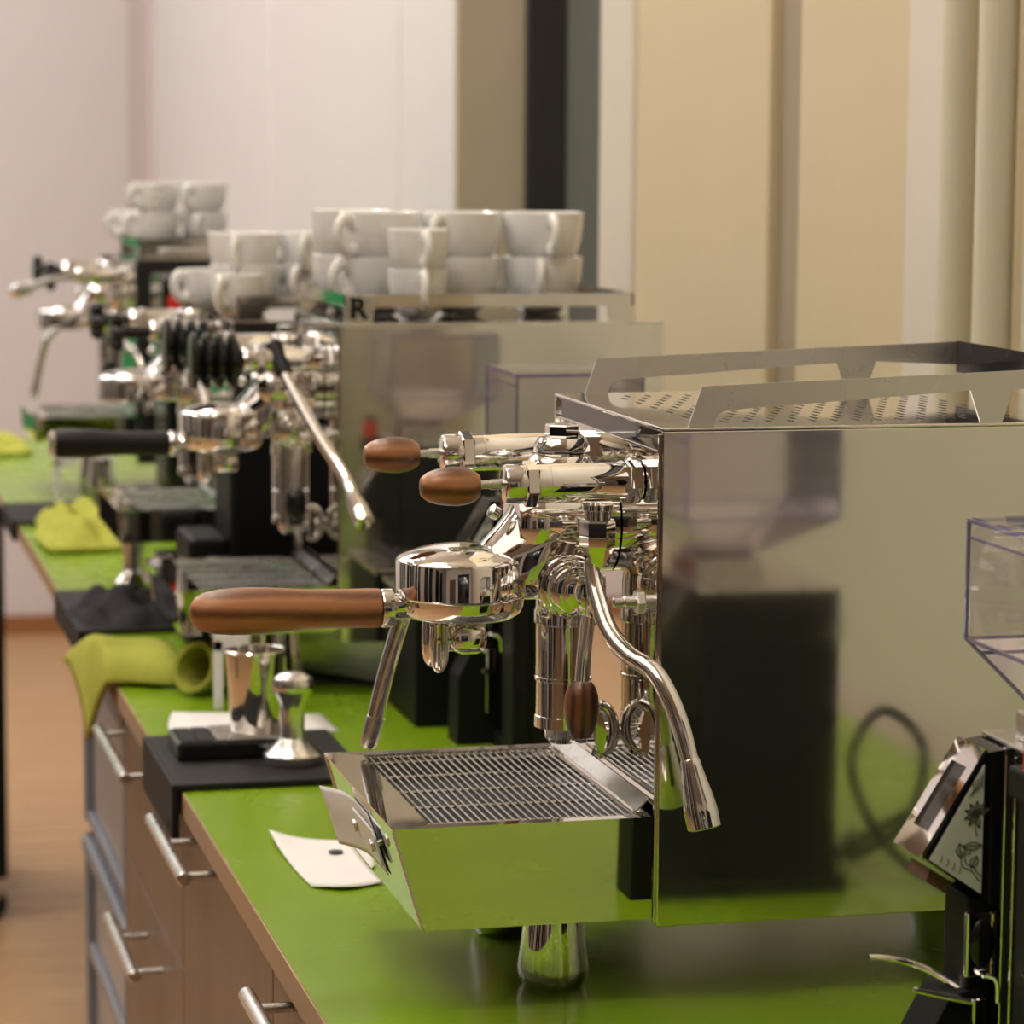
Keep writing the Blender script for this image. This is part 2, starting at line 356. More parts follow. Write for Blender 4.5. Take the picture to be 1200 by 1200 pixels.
# ------------------------------------------------------------------ espresso machine
def hexnut(g, o, d, r, h, ph=0): return g.lathe([(r*.93, 0), (r, h*.12), (r, h*.88), (r*.93, h)], o, d, 6, ph=ph)
def tray_plate(T, xl, xb, zr, zf):
    def fr(v, y, off): # point on the slanted tray front
        return Vector((xl+(xb-xl)*v-off*.96, y, zr+(zf-zr)*v-off*.26))
    pg = G(); pp = [(.28, .150), (.28, .083), (.34, .078), (.62, .078), (.62, .155), (.34, .155)]
    A = [pg.bm.verts.new(fr(v, y, .0024)) for v, y in pp]; B = [pg.bm.verts.new(fr(v, y, .0038)) for v, y in pp]
    pg.bm.faces.new(A); pg.bm.faces.new(B[::-1])
    for i in range(6): pg.bm.faces.new((A[i], B[i], B[(i+1) % 6], A[(i+1) % 6]))
    po = pg.obj('name_plate', PLATE, T, smooth=False, label='small steel plate on two screws')
    for y in (.088, .146):
        q = fr(.44, y, 0); G().lathe([(.0025, 0), (.0025, .0040), (.0042, .0042), (.0042, .0062), (.002, .0070)], q, (-.96, 0, -.26), 14).obj('screw', SATIN, po)
def espresso_machine(label, x0, y0, knob='wood', panel=BRUSHED, tray=(-.1705, .1225, -.152, .0577), dx=0.0, dz=0.0,
                     portafilter='wood', wand=None, water_wand=True, rail='open', W=.26, D=.32, ball=None, far_valve=True, lever_arm=False, zt=.3645, plate=False):
    T = thing('espresso_machine', label, 'espresso machine', (x0, y0, CT))
    zb = .0545; yc = W/2
    # cabinet
    G().box((.0005, .0035, zb+.001), (D-.002, W-.0035, zt-.003)).obj('body', STEEL, T, smooth=False)
    fp = G().box((-.0022, .0050, zb), (.0004, W-.005, zt-.016)).obj('front_panel', MIRROR, T, smooth=False)
    fb = G().box((-.0035, .0040, zt-.0148), (.0004, W-.004, zt-.0025), .0006).obj('top_band', DARKSTEEL, T, smooth=False)  # the band's dark reflection is put into its colour
    G().box((-.0048, .0040, zt-.0162), (-.0005, W-.004, zt-.0146), .0005).obj('trim_line', STEEL, fb, smooth=False)
    for (a, b) in ((0, .0032), (W-.0032, W)):
        G().box((-.0045, a, zb-.0015), (D, b, zt-.0022), .0007).obj('side_panel', panel, T, smooth=False)
    for ya_ in (.0036, W-.0062): G().box((-.0060, ya_, zb), (-.0022, ya_+.0026, zt-.004), .0005).obj('panel_flange', STEEL, T, smooth=False)
    top = G().box((-.0050, -.0006, zt-.0022), (D, W+.0006, zt), .0007).obj('top_plate', STEEL, T, smooth=False)
    g = G()
    for i in range(15):
        for j in range(12):
            x = .030+i*.0145+(.0072 if j % 2 else 0); y = .030+j*.0175
            g.box((x, y, zt-.0008), (x+.0022, y+.0105, zt+.00015))
    g.obj('vent_slots', DARKHOLE, top, smooth=False, kind='stuff')  # dark boxes stand in for the shade of open slots
    # cup rails
    if rail == 'open':
        def railpoly(z1): return [(.0142, zt), (.0225, zt+.0245), (.29, zt+.0245+z1), (.29, zt+.009+z1*.9), (.2275, zt+.0152+z1*.55), (.2205, zt), (.2055, zt), (.1985, zt+.0150+z1*.5), (.0405, zt+.0098), (.0352, zt+.0085), (.0320, zt+.0055), (.0305, zt)]
        for y in (.008, W-.010): G().prism(railpoly(.0095), y, y+.0018).obj('cup_rail', SATIN if y < .1 else SATIN, T, smooth=False)
        G().box((.289, .008, zt+.012), (.2908, W-.008, zt+.0345)).obj('cup_rail', DARKSTEEL, T, smooth=False)  # back rail darkened; its black reflection is put into the colour
    else:
        for y in (.004, W-.006):
            G().prism([(.000, zt), (.000, zt+.0275), (D-.03, zt+.0275), (D-.03, zt), (D-.055, zt), (D-.057, zt+.015), (.030, zt+.015), (.028, zt)], y, y+.0018).obj('cup_rail', STEEL, T, smooth=False)
        for xa_ in (0, D-.032): G().box((xa_, .004, zt+.015), (xa_+.0018, W-.004, zt+.0275)).obj('cup_rail', STEEL, T, smooth=False)
        if rail == 'badge':
            bd = G().box((.0008, .0022, zt+.0005), (.0285, .0040, zt+.027), .0008).obj('badge', SATIN, T, smooth=False, label='small steel plate with a dark letter R')
            text('R', 'letter', GLOSSBLACK, bd, (.0135, .0020, zt+.0132), .027, (radians(90), 0, 0), .0004, .0012)
    # feet
    for (x, y) in ((-.052, .072), (-.052, W-.055), (D-.05, .05), (D-.05, W-.05)):
        G().lathe([(.0195, 0), (.0225, .006), (.0230, .0125), (.0185, .046), (.0178, zb+.002)], (x, y, 0), seg=40).obj('foot', CHROME, T)
    # drip tray
    xl, zr, xb, zf = tray; ya, yb = .004, .235; xr = -.0068
    dt = G()
    def ring(x0_, x1_, y0_, y1_, z): return [(x0_, y0_, z), (x1_, y0_, z), (x1_, y1_, z), (x0_, y1_, z)]
    dt.rings([ring(xb, xr, ya, yb, zf), ring(xl, xr, ya, yb, zr-.0016), ring(xl-.0012, xr, ya-.0012, yb+.0012, zr-.0012), ring(xl-.0012, xr, ya-.0012, yb+.0012, zr),
              ring(xl+.024, xr-.010, ya+.009, yb-.010, zr-.0004), ring(xl+.026, xr-.011, ya+.010, yb-.011, zr-.016)], caps=False)
    dt.quad(*ring(xb, xr, ya, yb, zf))
    dto = dt.obj('drip_tray', MIRROR, T, smooth=False)
    for y in (ya, yb): G().tube([(xl-.0002, y, zr-.002), (xb, y, zf)], .0010, 6).obj('seam', SATIN, dto)
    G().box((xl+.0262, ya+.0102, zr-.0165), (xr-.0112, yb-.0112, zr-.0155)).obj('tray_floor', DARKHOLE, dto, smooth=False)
    g = G(); gx0, gx1, gy0, gy1 = xl+.0285, xr-.0125, ya+.0105, yb-.0115
    n = 25
    for i in range(n):
        x = gx0+(gx1-gx0)*i/(n-1); g.tube([(x, gy0, zr-.002), (x, gy1, zr-.002)], .00066, 6)
    for k in range(5):
        y = gy0+.012+(gy1-gy0-.024)*k/4; g.tube([(gx0-.004, y, zr-.0037), (gx1+.002, y, zr-.0037)], .0011, 6)
    g.obj('wire_grid', SATIN, dto, kind='stuff')
    G().box((-.0056, -.104, -.0007), (.0056, .104, .0007), .0004, rot=Matrix.Rotation(radians(-42), 3, 'Y')).obj('deflector', mat('darkened_steel', (.46, .44, .41), .3, 1, rvar=.06, nscale=60), T, smooth=False, loc=(-.0100, .119, zr+.0052))  # steel colour darkened to carry a dark reflection
    # small plate screwed to the tray front
    if plate: tray_plate(T, xl, xb, zr, zf)
    # ---- group
    gx = dx
    def P(x, y, z): return (x+gx, y, z+dz)
    bx = -.101
    G().lathe([(.004, .2795), (.018, .2780), (.030, .2750), (.0385, .2718), (.0415, .2700), (.0425, .2680), (.0425, .2462), (.0412, .2447), (.0385, .2440), (.0385, .2425), (.0365, .2425)], P(bx, yc, 0), seg=64).obj('group_bell', CHROME, T)
    g = G(); R = []
    for (z, xa, xc, ry) in ((.258, -.094, -.012, .029), (.270, -.093, -.009, .030), (.2765, -.0895, -.007, .030), (.282, -.0845, -.006, .029), (.289, -.0775, -.006, .028), (.298, -.0705, -.006, .0265), (.309, -.0645, -.008, .025), (.320, -.0600, -.010, .0235), (.330, -.0568, -.013, .022), (.3345, -.0545, -.016, .020), (.337, -.0500, -.019, .016)):
        R.append([Vector(P((xa+xc)/2+(xc-xa)/2*cos(2*pi*k/48), yc+ry*sin(2*pi*k/48), z)) for k in range(48)])
    g.rings(R)
    g.lathe([(.024, -.012), (.030, -.004), (.0305, .004), (.030, .042), (.0335, .0425), (.0335, .052)], P(-.055, yc, .292), (1, 0, 0), 44)
    g.lathe([(.016, -.03), (.0175, -.02), (.0175, .045)], P(-.082, yc, .2585), (1, 0, 0), 32)
    g.obj('group_neck', CHROME, T)
    n_ = G().lathe([(.0165, -.004), (.0165, 0), (.0185, .0025), (.0180, .008), (.0150, .0125), (.009, .0135)], P(-.034, yc, .3345), seg=10)
    hexnut(n_, P(-.034, yc, .3475), (0, 0, 1), .0112, .008); n_.obj('mushroom_nut', CHROME, T)
    G().lathe([(.003, 0), (.0045, .001), (.0045, .006), (.003, .007)], P(-.079, yc-.012, .2985), (-.8, -.2, .55), 12).obj('bleed_screw', CHROME, T)
    # brew lever side
    G().lathe([(.0100, .262), (.0172, .260), (.0185, .250), (.0185, .236), (.0196, .233), (.0196, .2255), (.0183, .2245), (.0183, .1905), (.0190, .1900), (.0190, .1880), (.0180, .1872), (.0180, .1645), (.0188, .164), (.0188, .1565), (.0125, .1555), (.0118, .149), (.0085, .1455), (.0040, .1450)], P(-.0315, yc, 0), seg=40).obj('brew_chamber', CHROME, T)
    G().lathe([(.0195, 0), (.0208, .0012), (.0208, .0085), (.0200, .0092), (.0165, .0094), (.0162, .0125), (.0182, .0130), (.0186, .0140), (.0186, .0180), (.0178, .0187), (.0145, .0190), (.0142, .0225), (.0160, .0230), (.0160, .0270), (.0150, .0278), (.0110, .0282), (.0108, .0335), (.009, .0345), (.004, .035)], P(-.036, yc-.024, .2535), (0, -1, 0), 40).obj('cam_housing', CHROME, T)
    lv = G()
    lv.prism([(-.0345+gx, .2335+dz), (-.0345+gx, .258+dz), (-.0322+gx, .2655+dz), (-.0265+gx, .268+dz), (-.0215+gx, .2655+dz), (-.0205+gx, .2335+dz)], .0655, .0740)
    lv.obj('lever_bracket', CHROME, T)
    le = G().tube([P(-.0320, .067, .238), P(-.0360, .062, .217), P(-.0385, .058, .196)], .0046, 16).sphere(P(-.0275, .0665, .2475), .0068).obj('brew_lever', CHROME, T)
    kb = ball or BALLWOOD
    prof = [(.002, -.0190), (.0058, -.0178), (.0085, -.0130), (.0105, -.0060), (.0112, .0015), (.0106, .0090), (.0088, .0145), (.0062, .0180), (.003, .0187)]
    b = G().lathe(prof, (0, 0, 0), seg=28).obj('lever_knob', kb, le, loc=P(-.0385, .058, .181))
    # valves
    valves = [(.055, .3257, -.092)] + ([(.205, .330, -.0985)] if far_valve else [])
    for k, (vy, vz, vx) in enumerate(valves):
        v = G().lathe([(.0085, 0), (.0118, .0012), (.0125, .003), (.0125, .012), (.0115, .0122), (.0115, .0128), (.0125, .013), (.0125, .0285), (.0120, .0288), (.0120, .0294), (.0125, .0297), (.0125, -vx-.014), (.0118, -vx-.013), (.0118, -vx-.003)], P(vx, vy, vz), (1, 0, 0), 36)
        hexnut(v, P(vx+.0135, vy, vz), (1, 0, 0), .0146, .0085, .3)
        hexnut(v, P(-.0165, vy, vz), (1, 0, 0), .0138, .0135, .2)
        vo = v.obj('valve', CHROME, T)
        if knob == 'wood':
            G().lathe([(.0026, 0), (.0026, .007), (.0033, .0072), (.0033, .0145), (.0026, .015)], P(vx-.0145, vy, vz), (1, 0, 0), 14).obj('stem', SATIN, vo)
            kp = [(.002, -.0192), (.0058, -.0182), (.0088, -.0145), (.0110, -.0085), (.0120, -.001), (.0122, .005), (.0112, .0115), (.0095, .0155), (.0072, .0183), (.003, .0186)]
            G().lathe(kp, (0, 0, 0), (1, 0, 0), 28).obj('knob', WALNUT, vo, loc=P(vx-.0330, vy, vz-.0007))
        elif knob == 'ribbed':
            pr = [(.003, -.052)]
            for q in range(4): pr += [(.024, -.0515+q*.0125), (.0275, -.0495+q*.0125), (.0275, -.0445+q*.0125), (.020, -.0425+q*.0125), (.019, -.0405+q*.0125)]
            pr += [(.010, -.001), (.008, .001)]
            G().lathe(pr, P(vx, vy, vz), (1, 0, 0), 24).obj('knob', GLOSSBLACK, vo)
        else:
            s_ = G().lathe([(.004, -.045), (.012, -.044), (.013, -.030), (.008, -.026), (.006, 0)], P(vx, vy, vz), (1, 0, 0), 16)
            for q in range(6):
                an = q*pi/3; s_.sphere(P(vx-.036, vy+cos(an)*.0165, vz+sin(an)*.0165), .0078, u=10, v=8)
            s_.obj('knob', GLOSSBLACK, vo)
    # outlet stub and steam wand on the near valve
    st = G().lathe([(.0085, 0), (.0085, .006), (.010, .0065), (.010, .010)], P(-.030, .055, .302), (0, 0, 1), 20)
    hexnut(st, P(-.030, .055, .2835), (0, 0, 1), .0112, .019, .25)
    st.lathe([(.0068, -.011), (.0098, 0)], P(-.030, .055, .2835), (0, 0, 1), 6, ph=.25)
    st.obj('wand_nut', CHROME, T)
    if wand is None:
        wp = [(-0.0338, 0.0550, 0.2774), (-0.0337, 0.0530, 0.2685), (-0.0322, 0.0460, 0.2543), (-0.0281, 0.0320, 0.2348), (-0.0199, 0.0160, 0.2227), (-0.0097, -0.0020, 0.2153), (-0.0030, -0.0130, 0.2017), (0.0024, -0.0210, 0.1845), (0.0068, -0.0270, 0.1643)]
        wd = G().tube([P(*p) for p in wp], [.0048, .0056, .0060, .0060, .0060, .0060, .0060, .0059, .0055], 18).obj('steam_wand', CHROME, T)
        a, b = Vector(P(0.0069, -0.0268, 0.1648)), Vector(P(0.0141, -0.0370, 0.1227)); d = (b-a)
        G().lathe([(.0055, 0), (.0062, .0015), (.0066, .006), (.0098, .026), (.0105, .033), (.0103, d.length-.001), (.008, d.length)], a, d, 24).obj('wand_tip', CHROME, wd)
    else:
        wd = G().tube([P(*p) for p in wand], .0060, 14).obj('steam_wand', CHROME, T)
        a = Vector(P(*wand[0])); b = Vector(P(*wand[1]))
        G().tube([a+(b-a)*-.15, a+(b-a)*.5, b], .0088, 14).obj('wand_grip', RUBBER, wd)
        d = Vector(P(*wand[-1]))-Vector(P(*wand[-2]))
        G().lathe([(.0062, 0), (.0095, .02), (.0095, .036), (.006, .038)], P(*wand[-1]), d, 18).obj('wand_tip', CHROME, wd)
    if water_wand:
        ww = [(-.030, .205, .318), (-.032, .206, .290), (-.060, .211, .262), (-.100, .216, .240), (-.1190, .2184, .2200), (-.1225, .2190, .2120), (-.1314, .2234, .1779), (-.1386, .2284, .1418), (-.1417, .2304, .1286)]
        wo = G().tube([P(*p) for p in ww], [.0058]*8+[.0052], 16).obj('water_wand', CHROME, T)
        G().tube([P(-.1372, .2276, .148), P(-.1416, .2304, .1290), P(-.1420, .2306, .1270)], [.0066, .0062, .004], 16, 2).obj('wand_tip', SATIN, wo)
    # pressure nipple on the front panel, drain tap
    np_ = G().lathe([(.0022, 0), (.0036, .001), (.0036, .006), (.0028, .0065), (.0042, .008), (.0042, .0285)], (-.031, .016, .2555), (1, 0, 0), 16)
    hexnut(np_, (-.0165, .016, .2555), (1, 0, 0), .0078, .0055); np_.obj('nipple', SATIN, T)
    tp = G().lathe([(.0045, 0), (.0060, .001), (.0060, .008), (.0050, .009), (.0050, .020), (.0075, .021), (.0075, .025), (.0045, .030)], (-.0015, .108, .1560), (-1, 0, 0), 16)
    lp = []
    for k in range(13):
        an = radians(200-k*320/12); lp.append((-.0155+cos(an)*.0095, .096+.002*sin(an), .1600+sin(an)*.0155))
    tp.tube(lp, [.0026]*13, 10, 3, flat=1.4)
    tp.prism([(-.0190, .143), (-.0210, .160), (-.0200, .171), (-.0170, .173), (-.0130, .160), (-.0150, .146)], .088, .0935)
    tp.obj('drain_tap', CHROME, T)
    # portafilter locked into the group
    if portafilter:
        pf = G().lathe([(.0395, .2448), (.0405, .2440), (.0402, .2395), (.0385, .2350), (.0345, .2316), (.026, .2300), (.0125, .2292), (.011, .2275), (.004, .2275)], P(bx+.001, yc, 0), seg=56)
        pf.tube([P(bx-.034, yc, .2405), P(bx-.042, yc, .2390), P(bx-.0535, yc, .2386)], [.0098, .0085, .0082], 20)
        po = pf.obj('portafilter', CHROME, T)
        fl = G().lathe([(.0095, 0), (.0122, .0006), (.0126, .0016), (.0126, .0078), (.0115, .0085), (.0098, .0085)], P(bx-.0532, yc, .2383), (1, 0, -.012), 32); fl.obj('ferrule', CHROME, po)
        L = .122; a = Vector(P(bx-.0530, yc, .2384)); d = (-1, 0, .020)
        if portafilter == 'wood':
            pr = [(.0118, 0), (.01265, .0008), (.0128, .008), (.0126, .020), (.0125, .034), (.0129, .048), (.0138, .060), (.0148, .074), (.0153, .086), (.0151, .096), (.0142, .106), (.0124, .1145), (.0095, .1195), (.0055, .1222), (.0015, .1228)]
            g = G(); dv, u, v = ortho(d); R = []
            for r, h in pr:
                drop = -.0012*max(0, (h-.03)/.06) if h > .03 else 0
                R.append([a+dv*h+Vector((0, 0, drop))+(u*cos(2*pi*k/36)*.95+v*sin(2*pi*k/36))*r for k in range(36)])
            g.rings(R).obj('handle', HANDLEWOOD, po)
        else:
            pr = [(.0105, 0), (.0120, .002), (.0120, .045), (.0125, .060), (.0142, .075), (.0148, .105), (.0142, .1115), (.012, .113)]
            g = G().lathe(pr, a, d, 28).obj('handle', mat('black_handle', (.010, .009, .008), .4, 0, .25), po)
            G().lathe([(.0125, 0), (.0125, .004), (.010, .0055), (.002, .006)], a+Vector(d)*.113, d, 28).obj('end_cap', CHROME, po)
        sp = G()
        sp.lathe([(.0095, 0), (.0095, -.008)], P(bx+.007, yc, .2285), seg=24)
        # elbow body: rounded block that carries the two channels
        sp.box((bx-.0085+gx, yc-.0195, .2085+dz), (bx+.0155+gx, yc+.0195, .2278+dz), .0068)
        sp.tube([P(bx+.0075, yc, .2180), P(bx-.0065, yc, .2170), P(bx-.0165, yc, .2175)], [.0092, .0085, .0070], 20, 4)
        so = sp.obj('spout', CHROME, po)
        for sgn in (-1, 1):
            c = G(); R = []; oc = Vector(P(bx-.0165, yc+sgn*.012, 0))
            for (z, r) in ((.2275, .0062), (.2215, .0066), (.2130, .0067), (.2060, .0064), (.2010, .0050), (.1975, .0026), (.1965, .0006)):
                row = []
                for k in range(17):
                    an = radians(-90*(-sgn)+55+k*250/16)
                    row.append(oc+Vector((cos(an)*r*.95, sin(an)*r, z)))
                R.append(row)
            inner = [[oc+Vector(((p-oc).x*.78, (p-oc).y*.78, (p-oc).z)) for p in r] for r in R]
            c.rings(R, close=False, caps=False)
            c.rings(inner, close=False, caps=False)
            vo_, vi_ = [], []
            for r0, r1 in ((R, inner),):
                for i in range(len(R)-1):
                    for e_ in (0, 16): c.quad(r0[i][e_], r0[i+1][e_], r1[i+1][e_], r1[i][e_])
            co = c.obj('spout_channel', CHROME, so)
            co.rotation_euler = (0, 0, 0)
    if lever_arm:
        la = G().tube([P(-.075, .03, .332), P(-.120, .01, .325), P(-.165, -.01, .312)], [.004, .0045, .006], 12)
        la.lathe([(.006, 0), (.011, .008), (.011, .030), (.006, .036)], P(-.160, -.008, .3135), (-.9, -.35, -.25), 16); la.obj('lever_arm', CHROME, T)
    return T
X0 = .5209
espresso_machine('polished steel espresso machine with walnut knobs and wooden portafilter handle, nearest on the counter', X0, 1.7116, plate=True)
espresso_machine('steel espresso machine with black handle and letter R badge, cups stacked on top', .521, 2.79, knob='ribbed', tray=(-.1645, .1085, -.1575, .0640),
                 portafilter='black', rail='badge', panel=BRUSHED, ball=GLOSSBLACK,
                 wand=[(-.0592, .055, .3376), (-.0524, .040, .3136), (-.0302, -.010, .2621), (-.0111, -.050, .2249), (-.0058, -.070, .2067)], water_wand=False)
espresso_machine('black-sided espresso machine with six cups on top, third along the counter', .486, 3.25, knob='star', tray=(-.1335, .130, -.1315, .0940),
                 portafilter=None, rail='solid', panel=DARKSTEEL, ball=GLOSSBLACK, water_wand=False, D=.36, zt=.3400)
espresso_machine('black-sided espresso machine with star knobs, farthest on the counter', .517, 4.45, knob='star', tray=(-.160, .1255, -.158, .088),
                 portafilter=None, rail='solid', panel=DARKSTEEL, ball=GLOSSBLACK, dz=.010, lever_arm=True)

# ------------------------------------------------------------------ coffee grinders with acrylic hoppers
def grinder(label, y):
    T = thing('coffee_grinder', label, 'coffee grinder', (.60, y, CT))
    def b(lo, hi, bev=0): return G().box((lo[0]-.60, lo[1]-1.457, lo[2]), (hi[0]-.60, hi[1]-1.457, hi[2]), bev)
    b((.6225, 1.335, .012), (.7275, 1.457, .221), .002).obj('body', BLACK, T, smooth=False)
    b((.6065, 1.335, .012), (.6226, 1.374, .2100), .002).box((.0005, -.122, .206), (.0226, -.083, .2225), .002).obj('side_housing', BLACK, T, smooth=False)
    b((.608, 1.330, 0), (.735, 1.460, .012), .002).obj('base', BLACK, T, smooth=False)
    b((.6205, 1.333, .2212), (.7285, 1.458, .2235), .0008).obj('top_plate', SATIN, T, smooth=False)
    g = b((.6185, 1.4185, .03), (.6230, 1.4225, .2212), .0008); g.box((.0180, -.0525, .02), (.0222, -.0505, .219), .0008)
    g.obj('edge_strip', CHROME, T, smooth=False)
    # front head with the sloping display
    Y1, Y2 = 1.42-1.457, .0
    poly = [(.6085-.60, .2185), (.5745-.60, .1640), (.6085-.60, .1395), (.6215-.60, .1310), (.6215-.60, .2205)]
    h = G().prism(poly, Y1, Y2).obj('display_head', GLOSSBLACK, T, smooth=False)
    # sloping front: chrome frame with dark window
    A, B = Vector((.6085-.60, 0, .2185)), Vector((.5745-.60, 0, .1640)); dv = (B-A); L = dv.length; dv.normalize(); nn = Vector((-dv.z, 0, dv.x))
    if nn.x > 0: nn = -nn
    fr = G(); th = .0022
    def slab(g, t0, t1, y0, y1, th0, th1):
        ps = []
        for off in (th0, th1):
            for (t, yy) in ((t0, y0), (t1, y0), (t1, y1), (t0, y1)): ps.append(g.bm.verts.new(A+dv*t*L+nn*off+Vector((0, yy, 0))))
        for f in ((0, 1, 2, 3), (7, 6, 5, 4), (0, 4, 5, 1), (1, 5, 6, 2), (2, 6, 7, 3), (3, 7, 4, 0)): g.bm.faces.new([ps[i] for i in f])
    slab(fr, -.02, .18, Y1-.0006, Y2, 0, th); slab(fr, .80, 1.02, Y1-.0006, Y2, 0, th)
    slab(fr, .18, .80, Y1-.0006, Y1+.0075, 0, th); slab(fr, .18, .80, Y2-.009, Y2, 0, th)
    fr.obj('display_frame', CHROME, h, smooth=False)
    sc = G(); slab(sc, .18, .80, Y1+.0074, Y2-.0088, .0002, .0008); sc.obj('screen', SCREEN, h, smooth=False)
    # etched side plate with a plant drawing
    pp = [(.0070, .2080), (.0070, .1435), (-.0235, .1645), (-.0235, .1655)]
    sp = G().prism([(.0070, .2125), (.0070, .1428), (-.0225, .1628)], Y1-.0012, Y1-.0002).obj('side_plate', PLATE, h, smooth=False, label='pale etched side plate with line drawing of leaves and fronds')
    dr = G(); yy = Y1-.0014
    def line(pts, r=.00028): dr.tube([(p[0], yy, p[1]) for p in pts], r, 4, 4)
    def leaf(x, z, l, an, wd=.22):
        c, s_ = cos(an), sin(an)
        up_ = [(x+c*l*t-s_*l*wd*sin(pi*t), z+s_*l*t+c*l*wd*sin(pi*t)) for t in (0, .25, .5, .75, 1)]
        dn_ = [(x+c*l*t+s_*l*wd*sin(pi*t), z+s_*l*t-c*l*wd*sin(pi*t)) for t in (0, .25, .5, .75, 1)]
        line(up_); line(dn_); line([(x, z), (x+c*l, z+s_*l)])
    for an in (.4, 1.0, 1.6, 2.2, 2.8, 3.4, 4.0, 4.9): leaf(.0035, .186, .0075, an, .16)
    line([(.0035, .186), (.0025, .179), (.0038, .174)])
    for k in range(5): line([(-.0008+k*.0016, .196+k*.0012), (.001+k*.0012, .199+k*.001), (.0005+k*.0014, .203+k*.0011)])
    leaf(-.0045, .1690, .011, .05, .18); leaf(.0008, .1575, .007, 1.1, .3); leaf(-.0050, .1630, .008, 1.7, .3)
    line([(-.0055, .164), (-.004, .1585), (.001, .156), (.004, .152), (.006, .150)]); line([(-.003, .164), (-.002, .160), (.002, .158), (.0045, .1545), (.0065, .153)])
    for k in range(7): line([(-.0065+k*.0011, .1672+.0006*sin(k*2)), (-.006+k*.001, .1645)], .0002)
    for k in range(4): line([(-.017+k*.0035, .1615-k*.0022), (-.0155+k*.0035, .1632-k*.002), (-.016+k*.0035, .1648-k*.002)], .0002)
    dr.obj('line_drawing', PRINT_HOLE, sp, smooth=False, kind='stuff')
    # lower front: pillar, chute brush, button, fork
    b((.6010, 1.4215, .012), (.6215, 1.455, .141), .002).obj('front_pillar', BLACK, T, smooth=False)
    G().prism([(.008, .0), (-.024, .0), (-.0225, .062), (-.0085, .088), (.010, .092), (.022, .07), (.022, 0)], Y1-.0005, -.001).obj('front_foot', BLACK, T, smooth=False)
    G().prism([(-.020, .1565), (-.008, .1490), (-.0105, .1425), (-.0225, .1500)], Y1+.004, -.006).obj('chute_brush', BROWN, T, smooth=False)
    bt = b((.5985, 1.4175, .098), (.6165, 1.4212, .1335), .0015).obj('button_plate', CHROME, T, smooth=False)
    G().sphere((.0078, Y1-.0022, .1165), .0105, (.68, .28, 1.25), 20, 12).obj('button', GLOSSBLACK, bt)
    fk = G()
    fk.tube([(-.043, -.006, .1030), (-.030, -.008, .1015), (-.012, -.014, .0960), (.010, -.036, .0830)], [.0019, .0023, .0027, .0029], 8, 5, flat=.7)
    fk.tube([(-.0290, -.036, .0925), (-.014, -.038, .0890), (.004, -.042, .0855)], [.0022, .0027, .0029], 8, 5, flat=.7)
    fk.box((.001, -.046, .0700), (.009, -.036, .0880), .001); fk.box((-.003, -.047, .0660), (.010, -.035, .0705), .001); fk.box((.001, -.045, .03), (.006, -.037, .067), .001)
    fk.obj('portafilter_fork', STEEL, T, smooth=False)
    br = G().tube([(.010, -.0405, .098), (.0085, -.044, .100), (.013, -.046, .098), (.015, -.043, .086)], .0035, 8, 4, flat=.5); br.obj('fork_clip', CHROME, T)
    # collar and hopper
    b((.6285, 1.365, .2235), (.6795, 1.430, .2395), .0015).obj('collar', SATIN, T, smooth=False)
    cl = G().lathe([(.0275, .2395), (.0275, .247), (.024, .2475)], (.054, -.060, 0), seg=32).obj('throat', mat('tinted_throat', (.28, .22, .22), .25), T)
    x0, x1, ya, yb = .611-.60, .7245-.60, 1.345-1.457, .001; z0, z1 = .2735, .3375
    hp = G()
    def rr(xa, xb, y_a, y_b, z): return [(xa, y_a, z), (xb, y_a, z), (xb, y_b, z), (xa, y_b, z)]
    hp.rings([rr(.030, .078, -.084, -.036, .2465), rr(x0, x1, ya, yb, z0), rr(x0, x1, ya, yb, z1)], caps=False)
    ho = hp.obj('hopper', ACRYL, T, smooth=False)
    eg = G(); r = .0009
    for (xx, yy2) in ((x0, ya), (x0, yb), (x1, ya), (x1, yb)): eg.box((xx-r, yy2-r, z0), (xx+r, yy2+r, z1))
    for z in (z0, z1):
        for yy2 in (ya, yb): eg.box((x0, yy2-r, z-r), (x1, yy2+r, z+r))
        for xx in (x0, x1): eg.box((xx-r, ya, z-r), (xx+r, yb, z+r))
    for zz in (z1-.009,):
        for xx in (x0, x1): eg.box((xx-r*.7, ya, zz-r*.6), (xx+r*.7, yb, zz+r*.6))
    for (p, q) in (((x0, yb, z0), (.030, -.036, .2465)), ((x1, yb, z0), (.078, -.036, .2465)), ((x0, ya, z0), (.030, -.084, .2465)), ((x1, ya, z0), (.078, -.084, .2465))): eg.tube([p, q], .0010, 6)
    eg.obj('hopper_edge', ACRYLE, ho, smooth=False)
    G().box((x0+.001, ya+.001, z1), (x1-.001, yb-.001, z1+.002)).obj('lid', ACRYL, ho, smooth=False)
    # adjusting knob
    k = G().lathe([(.0075, 0), (.0075, .016), (.006, .017)], (.0088, -.1015, .2225), seg=20).obj('adjusting_knob', RED, T, label='red knob with black cap')
    G().lathe([(.006, 0), (.0068, .001), (.0068, .005), (.004, .007)], (.0088, -.1015, .2395), seg=20).obj('cap', GLOSSBLACK, k)
    return T
grinder('black coffee grinder with clear hopper and sloping display, cut by the right picture edge', 1.457)
grinder('black coffee grinder with clear square hopper, between the nearest machine and the badge machine', 2.575)

